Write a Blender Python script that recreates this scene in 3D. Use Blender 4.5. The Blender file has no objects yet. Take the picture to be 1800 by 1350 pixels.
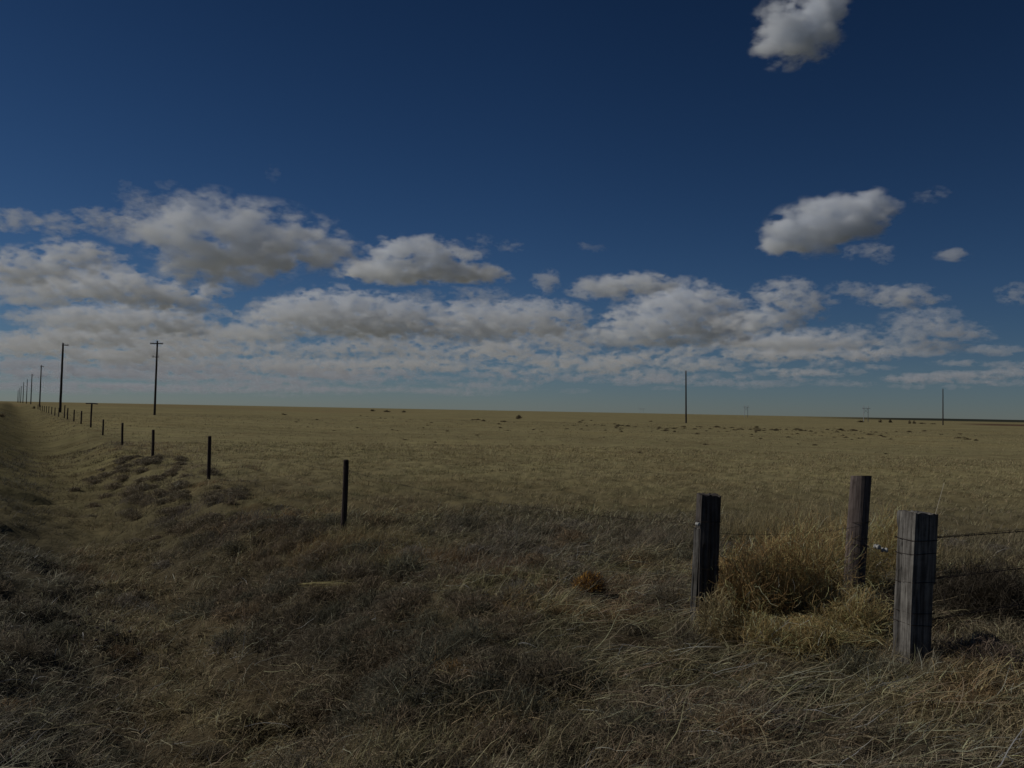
import bpy, bmesh, math, random
import numpy as np
from mathutils import Vector, Matrix

R = math.radians
random.seed(7)
rng = np.random.default_rng(11)
sc = bpy.context.scene
col = sc.collection

# ------------------------------------------------------------------ camera
EYE = 2.1                     # eye height above the pasture
F = 1400.0                    # focal length in photograph pixels
cam = bpy.data.cameras.new('camera')
cam.sensor_width = 36.0
cam.lens = 28.0
cam.clip_start = 0.1
cam.clip_end = 300000.0
camo = bpy.data.objects.new('camera', cam)
col.objects.link(camo)
sc.camera = camo
PITCH, ROLL = R(1.92), R(1.08)
CM = Matrix.Rotation(R(90) + PITCH, 3, 'X') @ Matrix.Rotation(ROLL, 3, 'Z')
camo.location = (0, 0, EYE)
camo.rotation_euler = CM.to_euler()


def ray(px, py):
    return CM @ Vector(((px - 900.0) / F, (675.0 - py) / F, -1.0))


def at(px, py, z=0.0):
    """point of the level z that the survey sight (px, py) meets"""
    d = ray(px, py)
    t = (z - EYE) / d.z
    return Vector((d.x * t, d.y * t, z))


def at_y(px, py, Y):
    d = ray(px, py)
    t = Y / d.y
    return Vector((d.x * t, Y, EYE + d.z * t))


# ------------------------------------------------------------------ noise
def _hash(ix, iy, seed):
    h = (ix.astype(np.int64) * 374761393 + iy.astype(np.int64) * 668265263 + seed * 1442695041) & 0x7fffffff
    h = (h ^ (h >> 13)) * 1274126177 & 0x7fffffff
    h = h ^ (h >> 16)
    return (h & 0xffffff) / float(0xffffff)


def vnoise(x, y, seed=0):
    ix = np.floor(x); iy = np.floor(y)
    fx = x - ix; fy = y - iy
    fx = fx * fx * (3 - 2 * fx); fy = fy * fy * (3 - 2 * fy)
    a = _hash(ix, iy, seed); b = _hash(ix + 1, iy, seed)
    c = _hash(ix, iy + 1, seed); d = _hash(ix + 1, iy + 1, seed)
    return (a + (b - a) * fx) * (1 - fy) + (c + (d - c) * fx) * fy


def fbm(x, y, seed=0, o=4):
    s = 0; a = .5; t = 0
    for i in range(o):
        s = s + a * vnoise(x * 2 ** i + 17.3 * i, y * 2 ** i - 9.1 * i, seed + i); t += a; a *= .5
    return s / t


def ss(a, b, x):
    t = np.clip((x - a) / (b - a), 0, 1)
    return t * t * (3 - 2 * t)


# ------------------------------------------------------------------ terrain
AZ = math.atan2(-880.0, 1400.0)              # bearing of the fence and the ditch
DX, DY = math.sin(AZ), math.cos(AZ)
NX, NY = math.cos(AZ), -math.sin(AZ)


def uv(x, y):
    return x * DX + y * DY, x * NX + y * NY


def ditch(x, y):
    u, v = uv(x, y)
    v = v + (fbm(x * .5, y * .5, 41) - .5) * 1.0
    lip = ss(4.5, 2.0, v)
    appr = ss(0.0, 1.5, u - (2.7 + v * .95))
    rise = ss(1.6, -2.2, v)
    return lip * appr, rise * appr


def height(x, y):
    x = np.asarray(x, float); y = np.asarray(y, float)
    u, v = uv(x, y)
    r = np.hypot(x, y)
    az = np.arctan2(x, y)
    d, rise = ditch(x, y)
    z = -.72 * d + 1.0 * rise
    near = ss(60, 12, r)
    z = z + near * ((fbm(x * .8, y * .8, 3) - .5) * .22 + (fbm(x * 3, y * 3, 5, 3) - .5) * .17)
    z = z + near * d * (fbm(x * 1.3, y * 1.3, 9) - .5) * .35
    z = z + .30 * ss(5.5, 2.0, r)                                  # the photographer stands on the approach
    left = ss(-.2, -.45, az)
    z = z + left * (.35 * ss(48, 66, u) + .7 * ss(190, 330, u)) * ss(4000, 900, r)
    z = z + left * 4.6 * ss(-4, -24, v) * ss(300, 460, u) * ss(900, 560, u)
    z = z + (fbm(x / 60, y / 60, 21) - .5) * .5 * ss(60, 160, r) * ss(1400, 500, r)
    right = ss(.16, .42, az)
    z = z - right * 3.6 * ss(300, 800, r)
    z = z + ss(.30, .50, az) * 6.8 * ss(3600, 5200, r) * (.8 + .4 * fbm(x / 900, y / 900, 31))
    return z


def hz(x, y):
    return float(height(np.array([x]), np.array([y]))[0])


# ------------------------------------------------------------------ materials
def mat(name):
    m = bpy.data.materials.new(name)
    m.use_nodes = True
    nt = m.node_tree
    b = nt.nodes['Principled BSDF']
    b.inputs['Roughness'].default_value = .85
    b.inputs['Specular IOR Level'].default_value = .2
    return m, nt, b


def N(nt, t, **k):
    n = nt.nodes.new(t)
    for a, v in k.items():
        setattr(n, a, v)
    return n


def ramp(nt, src, stops):
    r = N(nt, 'ShaderNodeValToRGB')
    e = r.color_ramp.elements
    while len(e) < len(stops):
        e.new(.5)
    for i, (p, c) in enumerate(stops):
        e[i].position = p
        e[i].color = (*c, 1)
    nt.links.new(src, r.inputs[0])
    return r.outputs[0]


def noise(nt, vec, scale, detail=4, rough=.6):
    n = N(nt, 'ShaderNodeTexNoise')
    n.inputs['Scale'].default_value = scale
    n.inputs['Detail'].default_value = detail
    n.inputs['Roughness'].default_value = rough
    nt.links.new(vec, n.inputs['Vector'])
    return n.outputs['Fac']


def wood(name, stops, stretch=12.0, bump=.5):
    m, nt, b = mat(name)
    tc = N(nt, 'ShaderNodeTexCoord')
    mp = N(nt, 'ShaderNodeMapping')
    mp.inputs['Scale'].default_value = (stretch * 4, stretch * 4, 2.6)
    nt.links.new(tc.outputs['Object'], mp.inputs[0])
    f = noise(nt, mp.outputs[0], 1.0, 6, .65)
    big = noise(nt, tc.outputs['Object'], 5.0, 5, .7)
    mx = N(nt, 'ShaderNodeMath', operation='MULTIPLY_ADD')
    mx.inputs[1].default_value = .55
    sb = N(nt, 'ShaderNodeMath', operation='SUBTRACT'); sb.inputs[1].default_value = .18
    nt.links.new(f, sb.inputs[0])
    nt.links.new(big, mx.inputs[0]); nt.links.new(sb.outputs[0], mx.inputs[2])
    nt.links.new(ramp(nt, mx.outputs[0], stops), b.inputs['Base Color'])
    bp = N(nt, 'ShaderNodeBump')
    bp.inputs['Strength'].default_value = bump
    bp.inputs['Distance'].default_value = .012
    nt.links.new(f, bp.inputs['Height']); nt.links.new(bp.outputs[0], b.inputs['Normal'])
    return m


M_grey = wood('weathered_grey_wood', [(.34, (.025, .022, .019)), (.52, (.075, .068, .06)), (.68, (.165, .155, .14)), (.88, (.27, .25, .215))])
M_red = wood('reddish_brown_wood', [(.38, (.03, .022, .019)), (.58, (.095, .074, .066)), (.85, (.18, .15, .135))])
M_dark = wood('creosoted_wood', [(.4, (.018, .013, .012)), (.6, (.045, .032, .028)), (.85, (.085, .065, .055))])
M_shaded = wood('shaded_weathered_wood', [(.4, (.018, .015, .013)), (.58, (.055, .047, .042)), (.8, (.115, .10, .09))])  # weathered wood darkened so the left gate post's front looks unlit
M_pole = wood('utility_pole_wood', [(.4, (.02, .016, .014)), (.7, (.05, .04, .035)), (.9, (.09, .07, .06))], 3)


def plain(name, c, rough=.6, metal=0):
    m, nt, b = mat(name)
    tc = N(nt, 'ShaderNodeTexCoord')
    f = noise(nt, tc.outputs['Object'], 40, 3)
    nt.links.new(ramp(nt, f, [(.3, tuple(x * .7 for x in c)), (.7, tuple(min(1, x * 1.25) for x in c))]), b.inputs['Base Color'])
    b.inputs['Roughness'].default_value = rough
    b.inputs['Metallic'].default_value = metal
    return m


M_wire = plain('rusted_wire', (.035, .026, .022), .7, .3)
M_ceramic = plain('white_ceramic', (.40, .40, .38), .25)
M_hazed_steel = plain('hazed_galvanised_steel', (.33, .34, .36), .6, .1)  # steel paled and blued, distance haze put into its colour


def strand_material(name):
    m, nt, b = mat(name)
    a = N(nt, 'ShaderNodeAttribute', attribute_name='tint')
    nt.links.new(a.outputs['Color'], b.inputs['Base Color'])
    b.inputs['Roughness'].default_value = .7
    tr = N(nt, 'ShaderNodeBsdfTranslucent')
    nt.links.new(a.outputs['Color'], tr.inputs['Color'])
    mx = N(nt, 'ShaderNodeMixShader')
    mx.inputs[0].default_value = .3
    nt.links.new(b.outputs[0], mx.inputs[1]); nt.links.new(tr.outputs[0], mx.inputs[2])
    nt.links.new(mx.outputs[0], nt.nodes['Material Output'].inputs['Surface'])
    return m


M_strand = strand_material('dry_grass')


# ------------------------------------------------------------------ object helpers
def tag(o, label=None, cat=None, group=None, kind=None):
    if label: o['label'] = label
    if cat: o['category'] = cat
    if group: o['group'] = group
    if kind: o['kind'] = kind
    return o


def empty(name, loc, rot=(0, 0, 0)):
    o = bpy.data.objects.new(name, None)
    o.empty_display_size = .2
    col.objects.link(o)
    o.location = loc
    o.rotation_euler = rot
    return o


def link(name, me, parent=None, loc=(0, 0, 0)):
    o = bpy.data.objects.new(name, me)
    col.objects.link(o)
    o.location = loc
    if parent: o.parent = parent
    return o


def bm_obj(name, bm, m, parent=None, loc=(0, 0, 0), smooth=False):
    me = bpy.data.meshes.new(name)
    bmesh.ops.recalc_face_normals(bm, faces=bm.faces)
    bm.to_mesh(me); bm.free()
    me.materials.append(m)
    if smooth:
        me.shade_smooth()
    return link(name, me, parent, loc)


def np_mesh(name, verts, quads, m, tint=None, smooth=False):
    me = bpy.data.meshes.new(name)
    nv, nf = len(verts), len(quads)
    me.vertices.add(nv)
    me.vertices.foreach_set('co', np.ascontiguousarray(verts, dtype=np.float32).ravel())
    me.loops.add(nf * 4)
    me.loops.foreach_set('vertex_index', np.ascontiguousarray(quads, dtype=np.int32).ravel())
    me.polygons.add(nf)
    me.polygons.foreach_set('loop_start', np.arange(0, nf * 4, 4, dtype=np.int32))
    me.polygons.foreach_set('loop_total', np.full(nf, 4, dtype=np.int32))
    if smooth:
        me.polygons.foreach_set('use_smooth', np.ones(nf, dtype=bool))
    if tint is not None:
        a = me.attributes.new('tint', 'FLOAT_COLOR', 'POINT')
        c = np.ones((nv, 4), dtype=np.float32); c[:, :3] = np.asarray(tint) * .84
        a.data.foreach_set('color', c.ravel())
    me.update()
    me.materials.append(m)
    return me


def ribbons(P, W, side):
    """P (n,k,3) centre lines, W (n,k) half widths, side (n,3) -> verts, quads"""
    n, k, _ = P.shape
    V = np.empty((n, k, 2, 3))
    off = side[:, None, :] * W[:, :, None]
    V[:, :, 0] = P - off
    V[:, :, 1] = P + off
    base = (np.arange(n) * k * 2)[:, None]
    s = np.arange(k - 1)[None, :] * 2
    q = np.stack([base + s, base + s + 1, base + s + 3, base + s + 2], -1)
    return V.reshape(-1, 3), q.reshape(-1, 4)


def strand_lines(root, a0, e0, L, k, curl, twist, rngl, wig=0.0):
    """curving centre lines; a0/e0 start bearing and elevation, curl = fall per segment"""
    n = len(L)
    P = np.empty((n, k, 3)); P[:, 0] = root
    a = a0.copy(); e = e0.copy()
    seg = L / (k - 1)
    for i in range(1, k):
        P[:, i, 0] = P[:, i - 1, 0] + np.cos(e) * np.sin(a) * seg
        P[:, i, 1] = P[:, i - 1, 1] + np.cos(e) * np.cos(a) * seg
        P[:, i, 2] = P[:, i - 1, 2] + np.sin(e) * seg
        e = e - curl + (rngl.normal(0, wig, n) if wig else 0)
        a = a + twist + (rngl.normal(0, wig, n) if wig else 0)
    return P


def build_strands(name, P, w, colr, m=M_strand, taper=.15):
    n, k, _ = P.shape
    tp = 1 - (1 - taper) * (np.arange(k) / (k - 1)) ** 1.6
    W = w[:, None] * tp[None, :]
    ang = rng.uniform(0, math.pi * 2, n)
    side = np.stack([np.cos(ang), np.sin(ang) * .9, rng.normal(0, .35, n)], -1)
    side /= np.linalg.norm(side, axis=1)[:, None]
    V, Q = ribbons(P, W, side)
    C = np.repeat(colr, k * 2, axis=0)
    return np_mesh(name, V, Q, m, C)


# ------------------------------------------------------------------ sky and sun
SUN_EL, SUN_AZ = 38.0, -86.0
w = bpy.data.worlds.new('World')
sc.world = w
w.use_nodes = True
nt = w.node_tree
bg = nt.nodes['Background']
sky = N(nt, 'ShaderNodeTexSky', sky_type='NISHITA')
sky.sun_disc = False
sky.sun_elevation = R(SUN_EL)
sky.sun_rotation = R(SUN_AZ)
sky.altitude = 1500
sky.air_density = 1.0
sky.dust_density = .25
sky.ozone_density = 3.5
hs = N(nt, 'ShaderNodeHueSaturation')
hs.inputs['Saturation'].default_value = 1.18
hs.inputs['Value'].default_value = 1.0
nt.links.new(sky.outputs[0], hs.inputs['Color'])
# deep, dry high-plains air seen through a polariser: each channel gets its own contrast
sps = N(nt, 'ShaderNodeSeparateColor')
cbs = N(nt, 'ShaderNodeCombineColor')
nt.links.new(hs.outputs[0], sps.inputs[0])
for i, (g_, k_) in enumerate(((.97, .60), (.96, .685), (.92, .79))):
    a_ = N(nt, 'ShaderNodeMath', operation='MULTIPLY'); a_.inputs[1].default_value = .07 * .435
    b_ = N(nt, 'ShaderNodeMath', operation='POWER'); b_.inputs[1].default_value = g_
    c_ = N(nt, 'ShaderNodeMath', operation='MULTIPLY'); c_.inputs[1].default_value = k_ / (.435 * .07)
    nt.links.new(sps.outputs[i], a_.inputs[0]); nt.links.new(a_.outputs[0], b_.inputs[0]); nt.links.new(b_.outputs[0], c_.inputs[0])
    nt.links.new(c_.outputs[0], cbs.inputs[i])
gn = N(nt, 'ShaderNodeTexCoord')
sx = N(nt, 'ShaderNodeSeparateXYZ'); nt.links.new(gn.outputs['Generated'], sx.inputs[0])
m1 = N(nt, 'ShaderNodeMapRange'); nt.links.new(sx.outputs['Z'], m1.inputs['Value'])
for k_, v_ in (('From Min', .15), ('From Max', .6), ('To Min', 1.06), ('To Max', .52)): m1.inputs[k_].default_value = v_
m2 = N(nt, 'ShaderNodeMapRange'); nt.links.new(sx.outputs['X'], m2.inputs['Value'])
for k_, v_ in (('From Min', .0), ('From Max', .6), ('To Min', 1.0), ('To Max', .74)): m2.inputs[k_].default_value = v_
mm = N(nt, 'ShaderNodeMath', operation='MULTIPLY'); nt.links.new(m1.outputs[0], mm.inputs[0]); nt.links.new(m2.outputs[0], mm.inputs[1])
vs = N(nt, 'ShaderNodeVectorMath', operation='SCALE'); nt.links.new(cbs.outputs[0], vs.inputs[0]); nt.links.new(mm.outputs[0], vs.inputs['Scale'])
nt.links.new(vs.outputs[0], bg.inputs['Color'])
bg.inputs['Strength'].default_value = .07

sun = bpy.data.lights.new('sun', 'SUN')
sun.energy = 4.9
sun.angle = R(.5)
sun.color = (1, .95, .87)
so = bpy.data.objects.new('sun', sun)
col.objects.link(so)
sd = Vector((math.sin(R(SUN_AZ)) * math.cos(R(SUN_EL)), math.cos(R(SUN_AZ)) * math.cos(R(SUN_EL)), math.sin(R(SUN_EL))))
so.rotation_euler = sd.to_track_quat('Z', 'Y').to_euler()
so.location = (0, 0, 50)

# ------------------------------------------------------------------ ground sheet
rad = np.concatenate([[0.0], np.geomspace(1.2, 40, 330), np.geomspace(40.6, 30000, 210)])
angs = np.concatenate([np.arange(-46, 46, .22), np.arange(46, 314, 3.0)])
angs = np.radians(angs)
RR, AA = np.meshgrid(rad, angs, indexing='ij')
gx = RR * np.sin(AA); gy = RR * np.cos(AA)
gz = height(gx, gy)
nr, na = RR.shape
i0 = (np.arange(nr - 1)[:, None] * na + np.arange(na)[None, :])
i1 = (np.arange(nr - 1)[:, None] * na + (np.arange(na)[None, :] + 1) % na)
quads = np.stack([i0, i0 + na, i1 + na, i1], -1).reshape(-1, 4)


def near_tint(x, y, big=True):
    """colour of the standing dry growth at a place"""
    u, v = uv(x, y)
    straw = np.array([.36, .30, .165]); olive = np.array([.27, .24, .125])
    greytan = np.array([.29, .235, .16]); rust = np.array([.30, .19, .09])
    dark = np.array([.145, .13, .09]); sage = np.array([.21, .205, .155])
    d, rise = ditch(x, y)
    n1 = fbm(x * .55, y * .55, 51); n2 = fbm(x * .9 + 7, y * .9, 61); n3 = fbm(x * 1.7, y * 1.7, 71); n4 = fbm(x * .35, y * .35, 81)
    c = straw[None] * np.ones((len(x), 1))
    mixc = lambda c, t, k: c + (t[None] - c) * np.clip(k, 0, 1)[:, None]
    c = mixc(c, olive, ss(.45, .6, n2) * ss(22, 9, v))
    roadside = np.clip(ss(9.5, 5.5, v) + ss(13, 9, np.hypot(x, y)), 0, 1)
    c = mixc(c, greytan, roadside * ss(.42, .58, n1) * .9)
    c = mixc(c, rust, roadside * ss(.55, .68, n3) * .7)
    c = mixc(c, dark, roadside * ss(.5, .62, n4) * .55)
    c = mixc(c, greytan * .85, d * .6)
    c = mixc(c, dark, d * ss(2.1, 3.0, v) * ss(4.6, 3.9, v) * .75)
    c = mixc(c, dark, ss(.5, .64, n1) * d * .5)
    c = mixc(c, sage, ss(1.4, .3, v) * d * .7)
    c = mixc(c, straw, d * ss(.9, 1.4, v) * ss(2.6, 2.0, v) * .55)
    # darker weedy swath in the pasture behind the corner
    sw = np.exp(-((y - (13.5 + .12 * x)) / 5.0) ** 2) * ss(-4, 0, x) * ss(.36, .54, n1)
    c = mixc(c, np.array([.18, .16, .12]), sw * .7)
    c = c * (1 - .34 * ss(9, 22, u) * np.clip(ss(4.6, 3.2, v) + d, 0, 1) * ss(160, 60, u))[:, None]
    return c


fx, fy = gx.ravel(), gy.ravel()
rr = np.hypot(fx, fy)
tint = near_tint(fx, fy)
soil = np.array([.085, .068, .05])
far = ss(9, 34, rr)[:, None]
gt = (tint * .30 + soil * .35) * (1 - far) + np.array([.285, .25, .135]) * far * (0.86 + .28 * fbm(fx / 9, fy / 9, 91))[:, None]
gaz = np.arctan2(fx, fy)
u_g, v_g = uv(fx, fy)
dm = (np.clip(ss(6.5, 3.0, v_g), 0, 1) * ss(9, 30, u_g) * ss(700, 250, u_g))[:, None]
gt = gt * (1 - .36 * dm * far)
redb = (ss(230, 420, rr) * ss(2500, 900, rr) * ss(-.05, -.3, gaz) * ss(.35, .6, fbm(fx / 120, fy / 50, 95)))[:, None]
gt = gt * (1 - redb * .6) + np.array([.26, .19, .11]) * redb * .6
plow = (ss(.50, .545, gaz) * ss(330, 420, rr) * ss(1500, 1100, rr))[:, None]
gt = gt * (1 - plow) + np.array([.13, .085, .06]) * plow
mesa = (ss(2200, 3000, rr) * ss(.33, .46, gaz))[:, None]
gt = gt * (1 - mesa) + np.array([.05, .055, .045]) * mesa
strip = (ss(640, 680, rr) * ss(820, 760, rr) * ss(.43, .445, gaz) * ss(.56, .50, gaz))[:, None] * .8
gt = gt * (1 - strip) + np.array([.07, .065, .05]) * strip

M_ground, nt, b = mat('prairie_ground')
at_ = N(nt, 'ShaderNodeAttribute', attribute_name='tint')
tc = N(nt, 'ShaderNodeTexCoord')
f1 = noise(nt, tc.outputs['Object'], 1.1, 8, .72)
f2 = noise(nt, tc.outputs['Object'], .035, 5, .6)
f3 = noise(nt, tc.outputs['Object'], .25, 4, .6)
r1 = ramp(nt, f1, [(.30, (.55, .53, .5)), (.5, (1, 1, 1)), (.72, (1.25, 1.2, 1.1))])
r2 = ramp(nt, f2, [(.3, (.84, .84, .86)), (.5, (1, 1, 1)), (.7, (1.1, 1.06, 1.0))])
r3 = ramp(nt, f3, [(.3, (.84, .80, .78)), (.5, (1, 1, 1)), (.7, (1.06, 1.08, 1.02))])
prev = at_.outputs['Color']
for r in (r1, r2, r3):
    mx = N(nt, 'ShaderNodeMix', data_type='RGBA', blend_type='MULTIPLY')
    mx.inputs['Factor'].default_value = 1
    nt.links.new(prev, mx.inputs['A']); nt.links.new(r, mx.inputs['B'])
    prev = mx.outputs['Result']
nt.links.new(prev, b.inputs['Base Color'])
b.inputs['Roughness'].default_value = 1
b.inputs['Specular IOR Level'].default_value = 0
bp = N(nt, 'ShaderNodeBump')
bp.inputs['Strength'].default_value = .8
bp.inputs['Distance'].default_value = .12
nt.links.new(f1, bp.inputs['Height']); nt.links.new(bp.outputs[0], b.inputs['Normal'])

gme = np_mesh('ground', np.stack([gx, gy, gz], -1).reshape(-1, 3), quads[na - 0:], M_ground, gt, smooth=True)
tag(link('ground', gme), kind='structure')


# ------------------------------------------------------------------ dry grass
def scatter(n, r0, r1, power=1.0, half=R(38)):
    """random places inside the wedge the site is looked over from, denser nearby"""
    t = rng.uniform(0, 1, n) ** power
    r = r0 + (r1 - r0) * t
    a = rng.uniform(-half, half, n)
    return r * np.sin(a), r * np.cos(a)


def tufts(name, nt_, per, r0, r1, power, spread, L0, L1, wid, k=4, flat=.0, var=1.0, wig=.0):
    cx, cy = scatter(nt_, r0, r1, power)
    keep = fbm(cx * 1.1, cy * 1.1, 101) + rng.uniform(-.25, .25, len(cx)) > .33
    cx, cy = cx[keep], cy[keep]
    m = len(cx)
    ta = rng.uniform(0, 2 * math.pi, m)
    tl = rng.uniform(.6, 1.25, m)
    tb = rng.normal(0, 1, m)
    idx = np.repeat(np.arange(m), per)
    n = len(idx)
    x = cx[idx] + rng.normal(0, spread, n); y = cy[idx] + rng.normal(0, spread, n)
    z = height(x, y) - .01
    out = np.arctan2(x - cx[idx], y - cy[idx])
    # combed by the wind towards the right and the viewer
    wind = R(105) + (fbm(x * .3, y * .3, 111) - .5) * 3.5
    a0 = np.where(rng.uniform(0, 1, n) < .5, wind + rng.normal(0, .5, n), out + rng.normal(0, .6, n))
    e0 = rng.uniform(R(15), R(80), n) * (1 - flat)
    L = rng.uniform(L0, L1, n) * tl[idx]
    d, rise = ditch(x, y)
    P = strand_lines(np.stack([x, y, z], -1), a0, e0, L, k, rng.uniform(.1, .75, n), rng.normal(0, .18, n), rng, wig)
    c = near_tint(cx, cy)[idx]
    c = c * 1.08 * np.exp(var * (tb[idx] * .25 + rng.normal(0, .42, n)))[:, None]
    c = np.clip(c * (1 + rng.normal(0, .04, (n, 3))), .02, .6)
    rr_ = np.hypot(x, y)
    wv = wid * rng.uniform(.6, 1.4, n) * np.maximum(1, rr_ / 9.0) ** .75
    return build_strands(name, P, wv, c)


tag(link('dry_grass', tufts('dry_grass', 12500, 17, 3.4, 17, .95, .07, .10, .30, .0031, 5, wig=.16)), 'matted dry grass covering the roadside foreground', 'grass', kind='stuff')
tag(link('pasture_grass', tufts('pasture_grass', 9000, 16, 14, 48, .85, .12, .08, .20, .0030, 3, var=.45)), 'short pale dry grass over the near pasture', 'grass', kind='stuff')
tag(link('distant_grass', tufts('distant_grass', 9000, 9, 42, 170, 1.0, .3, .08, .16, .0035, 3, var=.3)), 'short dry grass over the distant pasture', 'grass', kind='stuff')

# long flattened stems lying over the mat
n = 15000
x, y = scatter(n, 3.6, 13, .9)
bias = (x > .5) | (rng.uniform(0, 1, n) < .35)
x, y = x[bias], y[bias]
keep = fbm(x * .8, y * .8, 131) > .42
x, y = x[keep], y[keep]; n = len(x)
a0 = R(112) + (fbm(x * .35, y * .35, 121) - .5) * 2.6 + rng.normal(0, .6, n)
P = strand_lines(np.stack([x, y, height(x, y) + rng.uniform(.03, .10, n)], -1), a0, rng.uniform(R(0), R(28), n), rng.uniform(.12, .62, n), 7,
                 rng.uniform(0, .12, n), rng.normal(0, .09, n), rng, .17)
hh = height(P[:, :, 0].ravel(), P[:, :, 1].ravel()).reshape(P.shape[:2])
P[:, :, 2] = np.maximum(P[:, :, 2], hh + .02)
c = np.array([.46, .40, .245])[None] * np.exp(rng.normal(0, .32, n))[:, None] * (1 + rng.normal(0, .05, (n, 3)))
k_ = rng.uniform(0, 1, n) < .3
c[k_] = c[k_] * np.array([.85, .80, .85])
c = np.clip(c, .04, .46)
tag(link('fallen_straw', build_strands('fallen_straw', P, rng.uniform(.0016, .0040, n), c)), 'long pale straw stems lying flat over the foreground', 'straw', kind='stuff')


# tall rusty bunch grass along the fence
def bunch(cx, cy, s, n, hgt, colr):
    x = cx + rng.normal(0, s, n); y = cy + rng.normal(0, s, n)
    a0 = R(100) + rng.normal(0, 1.6, n)
    P = strand_lines(np.stack([x, y, height(x, y) - .01], -1), a0, rng.uniform(R(55), R(88), n), rng.uniform(.5, 1.1, n) * hgt, 5,
                     rng.uniform(.03, .28, n), rng.normal(0, .1, n), rng, .05)
    c = np.array(colr)[None] * np.exp(rng.normal(0, .25, n))[:, None]
    return P, rng.uniform(.0014, .0026, n), c


Ps, Ws, Cs = [], [], []
for (px, py, s, cnt, hgt, cc) in [(560, 965, .28, 900, .34, (.30, .215, .11)), (660, 950, .35, 900, .32, (.33, .27, .14)), (500, 940, .3, 600, .25, (.22, .17, .12)),
                                  (760, 985, .35, 700, .25, (.30, .20, .10)), (860, 1000, .3, 500, .22, (.26, .17, .10)), (600, 990, .3, 600, .28, (.24, .19, .13)),
                                  (330, 880, .5, 700, .25, (.20, .17, .14)), (440, 915, .45, 700, .26, (.19, .165, .14)), (250, 850, .5, 500, .25, (.22, .19, .15)),
                                  (1700, 990, .4, 700, .35, (.30, .25, .14)), (1790, 960, .4, 600, .4, (.28, .24, .14)), (1160, 960, .35, 600, .32, (.26, .22, .16)),
                                  (1420, 930, .5, 1300, .62, (.40, .33, .18)), (1340, 950, .45, 1200, .56, (.38, .31, .16)), (1570, 950, .35, 900, .55, (.40, .33, .18)), (1600, 1178, .20, 420, .2, (.30, .27, .2)), (1680, 1150, .2, 300, .16, (.28, .24, .18)),
                                  (1240, 1110, .14, 200, .22, (.33, .29, .19)), (700, 1340, .2, 160, .18, (.34, .29, .15)), (820, 1290, .2, 160, .18, (.3, .26, .14))]:
    p = at(px, py)
    a, b_, c = bunch(p.x, p.y, s, cnt, hgt, cc)
    Ps.append(a); Ws.append(b_ * max(1, (p.y / 10) ** .5)); Cs.append(c)
me = build_strands('bunch_grass', np.concatenate(Ps), np.concatenate(Ws), np.concatenate(Cs))
tag(link('bunch_grass', me), 'taller rusty bunch grass growing along the fence line', 'grass', kind='stuff')


# ------------------------------------------------------------------ tumbleweeds
G_T = 'dry tumbleweeds caught against the corner posts'
def ball_lines(rx, rz, n, k, seg, rngl, wig=.45):
    """tangled springy twigs grown from the root through a dome"""
    d = rngl.normal(0, 1, (n, 3)); d[:, 2] = np.abs(d[:, 2]) * .9 + .05
    d /= np.linalg.norm(d, axis=1)[:, None]
    t = rngl.uniform(.0, .85, n)[:, None]
    P = np.empty((n, k, 3))
    P[:, 0] = d * t * np.array([rx, rx, rz])
    D = d + rngl.normal(0, .35, (n, 3))
    lim0 = np.abs(rngl.normal(0, .16, n))
    for i in range(1, k):
        D = D + rngl.normal(0, wig, (n, 3)) + np.array([0, 0, .05])
        D /= np.linalg.norm(D, axis=1)[:, None]
        P[:, i] = P[:, i - 1] + D * seg * rngl.uniform(.7, 1.3, (n, 1))
        q = P[:, i] / np.array([rx, rx, rz])
        l = np.linalg.norm(q, axis=1)
        lim = 1.0 + .22 * np.sin(q[:, 0] * 5 + 1) * np.cos(q[:, 1] * 4) + .16 * np.sin(q[:, 2] * 7 + q[:, 0] * 3) + lim0
        out = l > lim
        P[out, i] = P[out, i] * (lim / l)[out, None]
        P[:, i, 2] = np.maximum(P[:, i, 2], .01)
    return P


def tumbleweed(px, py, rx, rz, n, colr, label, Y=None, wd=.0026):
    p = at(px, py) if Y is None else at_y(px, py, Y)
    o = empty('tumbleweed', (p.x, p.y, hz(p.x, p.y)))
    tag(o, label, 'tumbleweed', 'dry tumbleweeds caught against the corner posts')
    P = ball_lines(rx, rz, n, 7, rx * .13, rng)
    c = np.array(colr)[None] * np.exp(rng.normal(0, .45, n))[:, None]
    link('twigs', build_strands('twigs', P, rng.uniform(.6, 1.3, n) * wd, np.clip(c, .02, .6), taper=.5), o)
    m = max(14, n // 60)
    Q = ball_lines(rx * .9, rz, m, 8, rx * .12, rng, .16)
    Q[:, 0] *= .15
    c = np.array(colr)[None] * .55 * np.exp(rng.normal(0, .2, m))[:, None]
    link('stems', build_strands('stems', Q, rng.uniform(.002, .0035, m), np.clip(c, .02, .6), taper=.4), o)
    return o


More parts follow.
